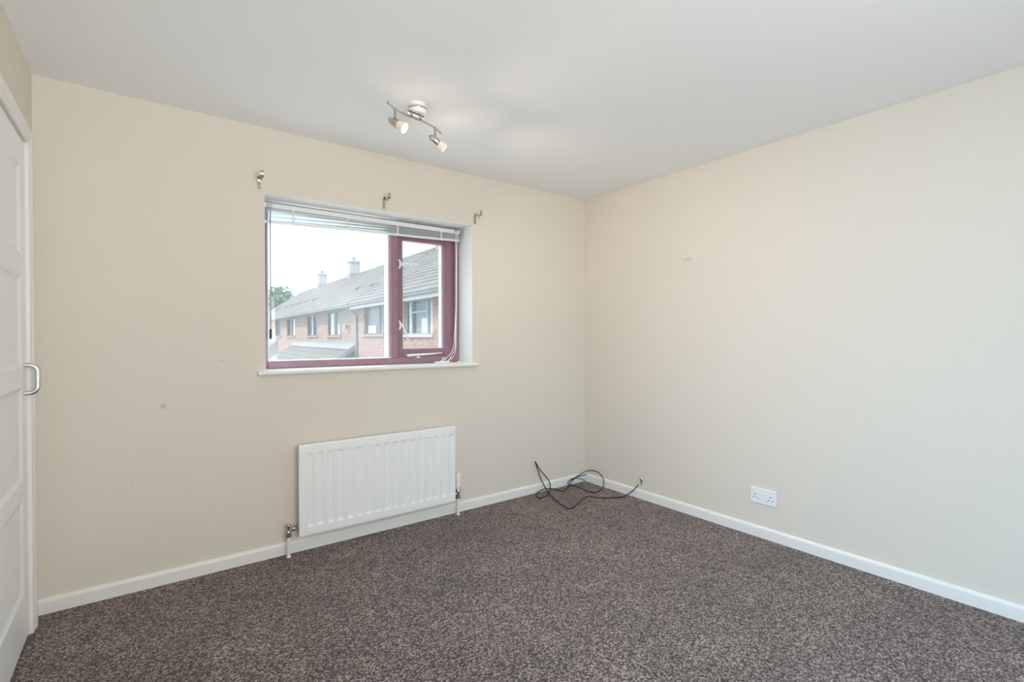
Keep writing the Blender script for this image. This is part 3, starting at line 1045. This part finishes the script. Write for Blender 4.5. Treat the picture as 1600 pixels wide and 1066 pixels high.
def spot_head(pos, axis, lit, ln_stem):
    ax = Vector(axis).normalized()
    top = S(pos[0], pos[1], ZB)
    w = MB()
    w.tube([top + Vector((0.003, -0.002, 0.002)), top + Vector((0.003, -0.002, -ln_stem))], 0.0032, 8)
    w.tube([top + Vector((-0.003, 0.002, 0.002)), top + Vector((-0.003, 0.002, -ln_stem))], 0.0032, 8)
    w.lathe([(0.0075, 0.004), (0.0075, -0.008)], top, (0, 0, 1), 12)
    w.lathe([(0.007, 0.0), (0.007, -0.006)], top + Vector((0, 0, -ln_stem + 0.002)), (0, 0, 1), 12)
    stem = w.build('stem', M['nickel'], sl)
    # the stem meets the shell at about a third of its length
    pivot = top + Vector((0, 0, -ln_stem - 0.004))
    # shell: bullet shape, axis from the pointed tail to the bulb
    side = ax.cross(Vector((0, 0, 1))).normalized()
    up = side.cross(ax)
    tail = pivot - ax * 0.030 - up * 0.0175
    w = MB()
    w.lathe([(0.0005, 0), (0.006, 0.004), (0.012, 0.012), (0.0165, 0.022), (0.0192, 0.034), (0.0202, 0.046), (0.0205, 0.056), (0.0212, 0.057), (0.0212, 0.060), (0.0198, 0.061), (0.0185, 0.058)], tail, ax, 28)
    hd_ = w.build('spot_head', M['nickel'], sl)
    w = MB().use(M['bulb_glow'])
    w.lathe([(0.0180, 0.056), (0.0190, 0.066), (0.0220, 0.080), (0.0252, 0.092), (0.0258, 0.097), (0.0235, 0.099)], tail, ax, 28)
    w.use(M['bulb_lit'])
    w.lathe([(0.0235, 0.0985), (0.018, 0.1015), (0.010, 0.103), (0.0003, 0.1035)], tail, ax, 28)
    w.build('bulb', None, hd_)
    ld = bpy.data.lights.new('bulb_light', 'SPOT')
    ld.energy = lit
    ld.color = (1.0, 0.78, 0.62)
    ld.spot_size = R(120)
    ld.spot_blend = 0.9
    ld.shadow_soft_size = 0.022
    lo = bpy.data.objects.new('bulb_light', ld)
    COL.objects.link(lo)
    lo.parent = sl
    lo.location = tail + ax * 0.112
    aim(lo, ax)
    pd = bpy.data.lights.new('bulb_spill', 'POINT')
    pd.energy = lit * 0.013
    pd.color = (1.0, 0.74, 0.55)
    pd.shadow_soft_size = 0.026
    po = bpy.data.objects.new('bulb_spill', pd)
    COL.objects.link(po)
    po.parent = sl
    po.location = tail + ax * 0.130
spot_head((0.960, 2.198), (0.565, -0.623, -0.544), 25, 0.040)
spot_head((1.213, 2.277), (0.857, -0.048, -0.52), 25, 0.040)

# ------------------------------------------------------------------ double socket on the right wall
so_ = empty('wall_socket', (XR, 1.466, 0.249), 0, 'white double plug socket low on the right wall', 'socket')
w = MB()
w.box((-0.010, -0.078, -0.0465), (0, 0.078, 0.0465), 0.003)
so_plate = w.build('face_plate', M['plastic'], so_)
def pin(y, z, hw, hh):
    return MB().box((-0.0107, y - hw, z - hh), (-0.0098, y + hw, z + hh)).build('pin_slot', M['hole'], so_plate)
for yc in (0.046, -0.046):
    pin(yc, 0.006, 0.0022, 0.0045)
    pin(yc + 0.011, -0.013, 0.0042, 0.0020)
    pin(yc - 0.011, -0.013, 0.0042, 0.0020)
for yc in (0.012, -0.012):
    MB().box((-0.0135, yc - 0.0058, 0.010), (-0.0098, yc + 0.0058, 0.027), 0.0015).build('rocker_switch', M['plastic'], so_plate)
for yc in (0.024, -0.024):
    MB().lathe([(0.0032, 0), (0.0028, 0.0009), (0.0003, 0.0010)], (-0.0099, yc, -0.022), (-1, 0, 0), 10).build('screw', M['nickel'], so_plate)

# ------------------------------------------------------------------ small fixings on the right wall
pg = empty('wall_peg', (XR, 1.955, 1.741), 0, 'small off-white peg sticking out high on the right wall', 'peg')
MB().lathe([(0.0125, 0), (0.0125, 0.004), (0.009, 0.006)], (0, 0, 0), (-1, 0, -0.02), 16).build('wall_collar', M['ivory'], pg)
MB().lathe([(0.0095, 0.004), (0.0090, 0.060), (0.0105, 0.064), (0.0105, 0.078), (0.006, 0.083)], (0, 0, 0), (-1, 0, -0.06), 14).build('peg_shaft', M['ivory'], pg)
cc = empty('wire_clip', (XR, 2.372, 0.140), 0, 'tiny wire clip on the right wall above the cable end', 'clip')
MB().lathe([(0.009, 0), (0.009, 0.003), (0.005, 0.006)], (0, 0, 0.010), (-1, 0, 0), 14).build('clip_disc', M['ivory'], cc)
MB().tube(smooth_path([(0, 0.010, 0.001), (-0.008, 0.006, 0.003), (-0.011, -0.002, -0.001), (-0.009, -0.012, -0.006)], 5), 0.0036, 8).build('clip_hook', M['black'], cc)
MB().tube([(-0.0095, -0.002, -0.002), (-0.007, -0.001, -0.022), (-0.003, 0, -0.040)], [0.0026, 0.0022, 0.0014], 8).build('wire_stub', M['hole'], cc)

# ------------------------------------------------------------------ loose black cable in the corner
CA = [(2.951, 2.38, 0.107), (2.951, 2.413, 0.066), (2.949, 2.472, 0.014), (2.883, 2.474, 0.005), (2.83, 2.496, 0.005), (2.744, 2.549, 0.005), (2.692, 2.634, 0.005),
      (2.634, 2.632, 0.005), (2.539, 2.581, 0.005), (2.425, 2.527, 0.005), (2.386, 2.539, 0.005), (2.406, 2.634, 0.005), (2.464, 2.786, 0.005), (2.5, 2.877, 0.008),
      (2.512, 2.933, 0.04), (2.468, 2.933, 0.117), (2.441, 2.935, 0.189), (2.419, 2.937, 0.246), (2.424, 2.937, 0.242), (2.463, 2.933, 0.179), (2.512, 2.933, 0.13),
      (2.553, 2.933, 0.081), (2.568, 2.933, 0.044), (2.565, 2.930, 0.010), (2.496, 2.867, 0.009), (2.436, 2.834, 0.005), (2.383, 2.822, 0.005), (2.371, 2.844, 0.005),
      (2.397, 2.902, 0.005), (2.45, 2.933, 0.011), (2.512, 2.933, 0.020), (2.585, 2.933, 0.011), (2.614, 2.892, 0.005), (2.62, 2.849, 0.005), (2.676, 2.868, 0.005),
      (2.77, 2.927, 0.008), (2.805, 2.933, 0.03), (2.845, 2.933, 0.052), (2.915, 2.933, 0.076), (2.949, 2.898, 0.098), (2.951, 2.838, 0.114), (2.951, 2.77, 0.106),
      (2.951, 2.73, 0.072), (2.949, 2.72, 0.025), (2.889, 2.692, 0.005), (2.802, 2.675, 0.005), (2.774, 2.724, 0.005), (2.784, 2.801, 0.005), (2.771, 2.868, 0.012),
      (2.762, 2.919, 0.014), (2.758, 2.933, 0.024), (2.785, 2.931, 0.044), (2.845, 2.930, 0.055), (2.895, 2.931, 0.058), (2.949, 2.908, 0.07)]
CB = [(2.785, 2.936, 0.039), (2.845, 2.936, 0.046), (2.895, 2.936, 0.036), (2.949, 2.930, 0.011)]
cb_ = empty('loose_cable', (2.6, 2.75, 0), 0, 'thin black cable looped loosely on the carpet in the corner', 'cable')
off = Vector((2.6, 2.75, 0))
MB().tube(smooth_path([Vector(p) - off for p in CA], 6), 0.0036, 8).build('cable_run', M['black'], cb_)
MB().tube(smooth_path([Vector(p) - off for p in CB], 6), 0.0028, 8).build('cable_tail', M['black'], cb_)

# ------------------------------------------------------------------ outside: terrace of brick houses
struct(MB().box((-60, YO + 0.3, -2.9), (80, 130, -2.7)).build('ground', M['ground']))
FX = 6.839                              # facade distance in the terrace's own frame
AZ = R(-2.0)
EAVE_Z, PITCH = 2.62, 0.67              # roof edge height and slope
EO = 0.40                               # eaves overhang
RUN = 4.0                               # facade to ridge
GZ = -2.7
def roof_z(xo):                         # height of the roof plane at offset xo behind the facade
    return EAVE_Z + (xo + EO) * PITCH

def house(label, s0, s1, windows, fascia_mat, fascia_h, gable_far):
    sm = 0.5 * (s0 + s1)
    nvec = Vector((math.cos(AZ), math.sin(AZ), 0))
    dvec = Vector((-math.sin(AZ), math.cos(AZ), 0))
    h = empty('terraced_house', nvec * FX + dvec * sm + Vector((0, 0, GZ)), AZ, label, 'house')
    def P(x, s, z):                     # x: behind the facade, s: along it, z: world height
        return (x, s - sm, z - GZ)
    # walls with window openings
    w = MB()
    edges = sorted(windows, key=lambda q: q[0])
    cur = s0
    for (a, b, z0, z1, *_r) in edges:
        w.box(P(0, cur, GZ), P(0.25, a, EAVE_Z))
        w.box(P(0, a, GZ), P(0.25, b, z0))
        w.box(P(0, a, z1), P(0.25, b, EAVE_Z))
        cur = b
    w.box(P(0, cur, GZ), P(0.25, s1, EAVE_Z))
    wl = w.build('front_wall', M['brick'], h)
    w = MB()
    for s in (s0, s1 - 0.25):
        poly = [P(0.25, s, GZ), P(RUN * 2 - 0.25, s, GZ), P(RUN * 2 - 0.25, s, EAVE_Z), P(RUN, s, roof_z(RUN) - 0.12), P(0.25, s, EAVE_Z)]
        w.prism([Vector(q) for q in poly], (0, 0, 0), (0, 0.25, 0))
    w.box(P(RUN * 2 - 0.25, s0, GZ), P(RUN * 2, s1, EAVE_Z))
    w.build('side_wall', M['brick'], h)
    # windows: frame, panes, sill, curtain
    for (a, b, z0, z1, fm, sillm, lights, curt) in edges:
        fw = 0.055
        w = MB()
        w.box(P(0.05, a, z0), P(0.11, a + fw, z1))
        w.box(P(0.05, b - fw, z0), P(0.11, b, z1))
        w.box(P(0.05, a + fw, z0), P(0.11, b - fw, z0 + fw))
        w.box(P(0.05, a + fw, z1 - fw), P(0.11, b - fw, z1))
        bars = [a + fw] + [a + t * (b - a) for t in lights] + [b - fw]
        for t in bars[1:-1]:
            w.box(P(0.05, t - 0.05, z0 + fw), P(0.11, t + 0.05, z1 - fw))
        if fm is M['grey_frame']:
            w.box(P(0.055, bars[1], z0 + 0.62 * (z1 - z0)), P(0.105, bars[2], z0 + 0.62 * (z1 - z0) + 0.05))
        wf = w.build('house_window', fm, h)
        for i in range(len(bars) - 1):
            MB().box(P(0.075, bars[i], z0 + fw), P(0.085, bars[i + 1], z1 - fw)).build('pane', M['far_pane_clear'], wf)
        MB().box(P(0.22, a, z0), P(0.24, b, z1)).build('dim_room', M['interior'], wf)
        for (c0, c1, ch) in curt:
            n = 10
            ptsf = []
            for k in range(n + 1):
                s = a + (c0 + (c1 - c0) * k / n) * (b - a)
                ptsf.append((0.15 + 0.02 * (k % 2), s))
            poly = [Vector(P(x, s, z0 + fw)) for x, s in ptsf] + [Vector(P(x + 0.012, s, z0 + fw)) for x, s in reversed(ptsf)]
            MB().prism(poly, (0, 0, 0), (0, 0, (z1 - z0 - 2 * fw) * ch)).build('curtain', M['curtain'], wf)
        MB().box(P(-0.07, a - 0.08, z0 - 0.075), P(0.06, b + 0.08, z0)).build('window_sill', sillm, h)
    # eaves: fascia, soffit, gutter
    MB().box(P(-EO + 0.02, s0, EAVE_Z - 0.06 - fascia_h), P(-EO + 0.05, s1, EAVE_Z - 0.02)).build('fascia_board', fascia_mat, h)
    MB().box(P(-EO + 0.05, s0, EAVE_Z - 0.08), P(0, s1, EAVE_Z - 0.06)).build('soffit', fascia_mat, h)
    w = MB()
    prof = [(-EO - 0.09, 0.0), (-EO - 0.085, -0.04), (-EO - 0.06, -0.07), (-EO - 0.02, -0.075), (-EO + 0.015, -0.04), (-EO + 0.018, 0.0)]
    w.prism([Vector(P(x, s0, EAVE_Z - 0.03 + z)) for x, z in prof], (0, 0, 0), (0, s1 - s0, 0))
    w.build('gutter', M['gutter'], h)
    # roof: a sloping deck carrying stepped courses of tiles
    w = MB()
    deck = [P(-EO, s0, EAVE_Z - 0.02), P(RUN, s0, roof_z(RUN) - 0.02), P(RUN * 2 + EO, s0, EAVE_Z - 0.02), P(RUN * 2 + EO, s0, EAVE_Z - 0.08), P(RUN, s0, roof_z(RUN) - 0.10), P(-EO, s0, EAVE_Z - 0.08)]
    w.prism([Vector(q) for q in deck], (0, 0, 0), (0, s1 - s0, 0))
    roof = w.build('roof', M['tile'], h)
    n_c = 15
    step = (RUN + EO) / n_c
    for c in range(n_c):
        x0, x1 = -EO + c * step - 0.03, -EO + (c + 1) * step + 0.02
        w = MB()
        tw = 0.30
        s = s0 + (0.15 if c % 2 else 0.0)
        n = int((s1 - s) / tw)
        for k in range(n):
            a, b = s + k * tw, s + (k + 1) * tw - 0.012
            j = random.uniform(-0.004, 0.006)
            zb0, zb1 = roof_z(x0) + 0.055 + j, roof_z(x1) + 0.008
            v_ = []
            for (ss, dz) in ((a, 0.0), (a + 0.05, 0.016), (b - 0.11, 0.0), (b - 0.06, 0.016), (b, 0.0)):
                v_ += [P(x0, ss, zb0 + dz), P(x1, ss, zb1 + dz * 0.7), P(x0, ss, zb0 - 0.05)]
            f_ = []
            for q in range(4):
                i0, i1 = q * 3, q * 3 + 3
                f_ += [(i0, i0 + 1, i1 + 1, i1), (i0 + 2, i0, i1, i1 + 2)]
            w.add(v_, f_)
        w.build('tile_course', M['tile'], roof)
    w = MB()
    k = s0
    while k < s1 - 0.1:
        b = min(s1, k + 0.44)
        prof = [(RUN - 0.16, -0.05), (RUN - 0.10, 0.045), (RUN, 0.075), (RUN + 0.10, 0.045), (RUN + 0.16, -0.05)]
        w.prism([Vector(P(x, k, roof_z(RUN) + z)) for x, z in prof], (0, 0, 0), (0, b - k - 0.015, 0))
        k = b
    w.build('ridge_tiles', M['tile'], roof)
    return h, P, roof

M['far_pane_clear'] = glass_material('far_window_glass_clear', 0.02)
bw, gf = M['brown_frame'], M['grey_frame']
Z0, Z1 = 1.285, 2.485
near, PN, roofN = house('nearer brick terraced house with white fascia board and a blue-grey framed window', 7.5, 21.80,
                        [(14.22, 16.48, Z0, Z1, gf, M['white_sill'], (0.22, 0.78), ((0.02, 0.25, 1.0), (0.32, 0.50, 0.45), (0.80, 0.95, 1.0))),
                         (18.46, 20.85, Z0 + 0.03, Z1 + 0.03, bw, M['stone'], (0.28,), ((0.55, 0.95, 0.30), (0.04, 0.16, 1.0))),
                         (9.3, 11.5, Z0, Z1, gf, M['white_sill'], (0.5,), ((0.05, 0.3, 1.0),))],
                        M['fascia'], 0.16, False)
far, PF, roofF = house('long brick terraced house beyond the downpipe with four dark framed windows and two chimneys', 21.80, 53.0,
                       [(24.22, 26.68, Z0, Z1, bw, M['stone'], (0.45,), ((0.72, 0.97, 1.0), (0.30, 0.42, 0.5))),
                        (28.75, 31.30, Z0, Z1, bw, M['stone'], (0.5,), ((0.05, 0.2, 1.0), (0.55, 0.75, 1.0))),
                        (34.74, 37.45, Z0, Z1, bw, M['stone'], (0.5,), ((0.3, 0.45, 1.0),)),
                        (39.50, 42.06, Z0, Z1, bw, M['stone'], (0.5,), ((0.1, 0.3, 0.6),)),
                        (45.0, 47.5, Z0, Z1, bw, M['stone'], (0.5,), ())],
                       M['fascia_grey'], 0.06, True)
# rainwater pipe with its swan neck, at the joint between the two
dp = MB().tube([PN(-EO - 0.03, 21.70, 2.55), PN(-EO - 0.03, 21.70, 2.46), PN(-0.10, 21.70, 2.20), PN(-0.06, 21.70, 2.12), PN(-0.06, 21.70, GZ + 0.05)], 0.05, 10)
dp = dp.build('downpipe', M['gutter'], near)
for z in (1.9, 0.6, -0.8):
    MB().box(PN(-0.12, 21.62, z), PN(0, 21.78, z + 0.05)).build('pipe_clip', M['gutter'], dp)
# outside lamp on the far house wall
w = MB().box(PF(-0.14, 22.85, 1.66), PF(0, 22.95, 1.72))
w.prism([Vector(PF(-0.24, 22.78, 1.60)), Vector(PF(-0.10, 22.78, 1.60)), Vector(PF(-0.12, 22.78, 1.80)), Vector(PF(-0.22, 22.78, 1.80))], (0, 0, 0), (0, 0.24, 0))
w.build('outside_lamp', M['gutter'], far)
# raised vent tiles
def vent(P, s, roof):
    x0, x1 = 0.95, 1.30
    v_ = [P(x0, s - 0.15, roof_z(x0) + 0.03), P(x0, s + 0.15, roof_z(x0) + 0.03), P(x0, s + 0.15, roof_z(x0) + 0.14), P(x0, s - 0.15, roof_z(x0) + 0.14),
          P(x1, s - 0.15, roof_z(x1) + 0.02), P(x1, s + 0.15, roof_z(x1) + 0.02), P(x1, s + 0.15, roof_z(x1) + 0.06), P(x1, s - 0.15, roof_z(x1) + 0.06)]
    MB().add(v_, [(0, 1, 2, 3), (4, 7, 6, 5), (3, 2, 6, 7), (0, 4, 5, 1), (0, 3, 7, 4), (1, 5, 6, 2)]).build('vent_tile', M['tile_dark'], roof)
for s in (51.2, 47.5, 43.5, 41.1, 38.9, 36.6, 34.1, 25.1, 22.9):
    vent(PF, s, roofF)
# chimneys and aerials
def chimney(P, s, zt, parent, w_=0.62):
    ck = MB().box(P(RUN - w_ / 2, s - w_ / 2, roof_z(RUN) - 0.7), P(RUN + w_ / 2, s + w_ / 2, zt - 0.12))
    ck.box(P(RUN - w_ / 2 - 0.05, s - w_ / 2 - 0.05, zt - 0.12), P(RUN + w_ / 2 + 0.05, s + w_ / 2 + 0.05, zt))
    ck = ck.build('chimney', M['chimney'], parent)
    MB().lathe([(0.13, 0), (0.11, 0.22), (0.13, 0.25), (0.13, 0.30)], P(RUN, s, zt), (0, 0, 1), 14).build('chimney_pot', M['pot'], ck)
    MB().box(P(RUN - w_ / 2 - 0.03, s - w_ / 2 - 0.03, roof_z(RUN) - 0.30), P(RUN + w_ / 2 + 0.03, s + w_ / 2 + 0.03, roof_z(RUN) + 0.12)).build('lead_flashing', M['lead'], ck)
    return ck
def aerial(P, s, z0, z1, arm, parent, xo=0.0):
    # mast and a horizontal boom with short cross rods
    w = MB()
    w.tube([P(RUN + xo, s, z0), P(RUN + xo, s, z1)], 0.022, 6)
    yaw_ = yaw
    d = Vector((-math.cos(yaw_), math.sin(yaw_), 0))
    d = Matrix.Rotation(-AZ, 3, 'Z') @ d
    q = d.cross(Vector((0, 0, 1)))
    a = Vector(P(RUN + xo, s, z1 - 0.05)) - d * 0.15
    b = a + d * (arm + 0.15)
    w.tube([a, b], 0.018, 6)
    for k in range(7):
        c = a + (b - a) * (0.08 + 0.14 * k)
        l_ = 0.34 - 0.028 * k
        w.tube([c - q * l_, c + q * l_], 0.008, 5)
    return w.build('aerial', M['aerial'], parent)
chimney(PF, 44.0, 6.62, far)
chimney(PF, 35.2, 6.58, far, 0.68)
chimney(PN, 20.9, 6.70, near, 0.80)
aerial(PF, 45.1, 5.9, 8.22, 1.60, far)
aerial(PF, 35.5, 5.9, 8.14, 1.15, far)
aerial(PN, 21.6, 5.5, 6.95, 0.6, near)
# lean-to porch roof on the far house
def lean_to(s0, s1, zt, depth, parent, P):
    slope = 0.66
    zb = zt - depth * slope
    w = MB()
    poly = [P(0, s0, zt - 0.03), P(-depth, s0, zb - 0.03), P(-depth, s0, zb - 0.12), P(0, s0, zt - 0.16)]
    w.prism([Vector(q) for q in poly], (0, 0, 0), (0, s1 - s0, 0))
    pr = w.build('porch_roof', M['porch_tile'], parent)
    n_c = max(3, int(depth / 0.27))
    st = depth / n_c
    for c in range(n_c):
        x0, x1 = -depth + c * st - 0.03, -depth + (c + 1) * st + 0.01
        w = MB()
        n = int((s1 - s0) / 0.3)
        for k in range(n):
            a = s0 + k * 0.3
            zz0, zz1 = zt + x0 * slope + 0.045 + random.uniform(-.003, .005), zt + x1 * slope + 0.008
            w.box(P(0, a, 0), P(0, a, 0)) if False else None
            v_ = [P(x0, a, zz0), P(x0, a + 0.288, zz0), P(x1, a + 0.288, zz1), P(x1, a, zz1), P(x0, a, zz0 - 0.045), P(x0, a + 0.288, zz0 - 0.045)]
            w.add(v_, [(0, 1, 2, 3), (4, 5, 1, 0)])
        w.build('tile_course', M['porch_tile'], pr)
    MB().prism([Vector(P(-depth - 0.03, s0 - 0.05, zb - 0.14)), Vector(P(0, s0 - 0.05, zt - 0.14)), Vector(P(0, s0 - 0.05, zt + 0.05)), Vector(P(-depth - 0.03, s0 - 0.05, zb + 0.05))], (0, 0, 0), (0, 0.05, 0)).build('verge_board', M['fascia_grey'], pr)
    w = MB()
    w.prism([Vector(P(-0.30, s0, zt - 0.30 * slope + 0.065)), Vector(P(-0.01, s0, zt + 0.05)), Vector(P(-0.01, s0, zt + 0.16)), Vector(P(-0.03, s0, zt + 0.16)), Vector(P(-0.04, s0, zt + 0.07)), Vector(P(-0.30, s0, zt - 0.30 * slope + 0.085))], (0, 0, 0), (0, s1 - s0, 0))
    w.build('lead_flashing', M['lead'], pr)
    w = MB()
    for (a, b) in ((s0 + 0.05, s0 + 0.25), (s1 - 0.25, s1 - 0.05)):
        poly = [P(0, a, GZ), P(-depth + 0.2, a, GZ), P(-depth + 0.2, a, zt - (depth - 0.2) * slope - 0.16), P(0, a, zt - 0.16)]
        w.prism([Vector(q) for q in poly], (0, 0, 0), (0, b - a, 0))
    w.box(P(-depth + 0.2, s0 + 0.05, GZ), P(-depth + 0.35, s1 - 0.05, zb))
    w.build('porch_wall', M['cheek'], parent)
lean_to(22.0, 35.0, 0.80, 2.4, far, PF)
lean_to(41.2, 46.0, 0.95, 0.9, far, PF)

# ------------------------------------------------------------------ tree beyond the end of the terrace
def tree(x, y, z0, hgt, rad_, label):
    t = empty('tree', (x, y, z0), 0, label, 'tree')
    MB().tube([(0, 0, 0), (0.1, 0, hgt * 0.4), (0, 0.1, hgt * 0.75)], [0.30, 0.22, 0.08], 8).build('trunk', M['bark'], t)
    w = MB()
    rn = random.Random(11)
    blobs = []
    for k in range(26):
        a, e = rn.uniform(0, 6.283), rn.uniform(-0.6, 1.0)
        rr = rad_ * rn.uniform(0.35, 0.85)
        blobs.append((rr * math.cos(a), rr * math.sin(a), hgt * 0.68 + e * hgt * 0.27, rad_ * rn.uniform(0.28, 0.48)))
    for (bx_, by_, bz_, br_) in blobs:
        for k in range(230):
            a, cz = rn.uniform(0, 6.283), rn.uniform(-1, 1)
            sr = math.sqrt(1 - cz * cz)
            q = br_ * rn.uniform(0.55, 1.05)
            c = Vector((bx_ + q * sr * math.cos(a), by_ + q * sr * math.sin(a), bz_ + q * cz))
            d1 = Vector((rn.uniform(-1, 1), rn.uniform(-1, 1), rn.uniform(-1, 1))).normalized()
            d2 = d1.cross(Vector((rn.uniform(-1, 1), rn.uniform(-1, 1), rn.uniform(-1, 1)))).normalized()
            s = rn.uniform(0.22, 0.42)
            w.add([c - d1 * s, c + d2 * s * 0.5, c + d1 * s, c - d2 * s * 0.5], [(0, 1, 2, 3)])
    o = w.build('foliage', M['leaf'], t, recalc=False)
    o['kind'] = 'stuff'
    return t
tree(9.9, 62.0, GZ, 8.6, 4.0, 'green leafy tree beyond the far end of the brick terrace')
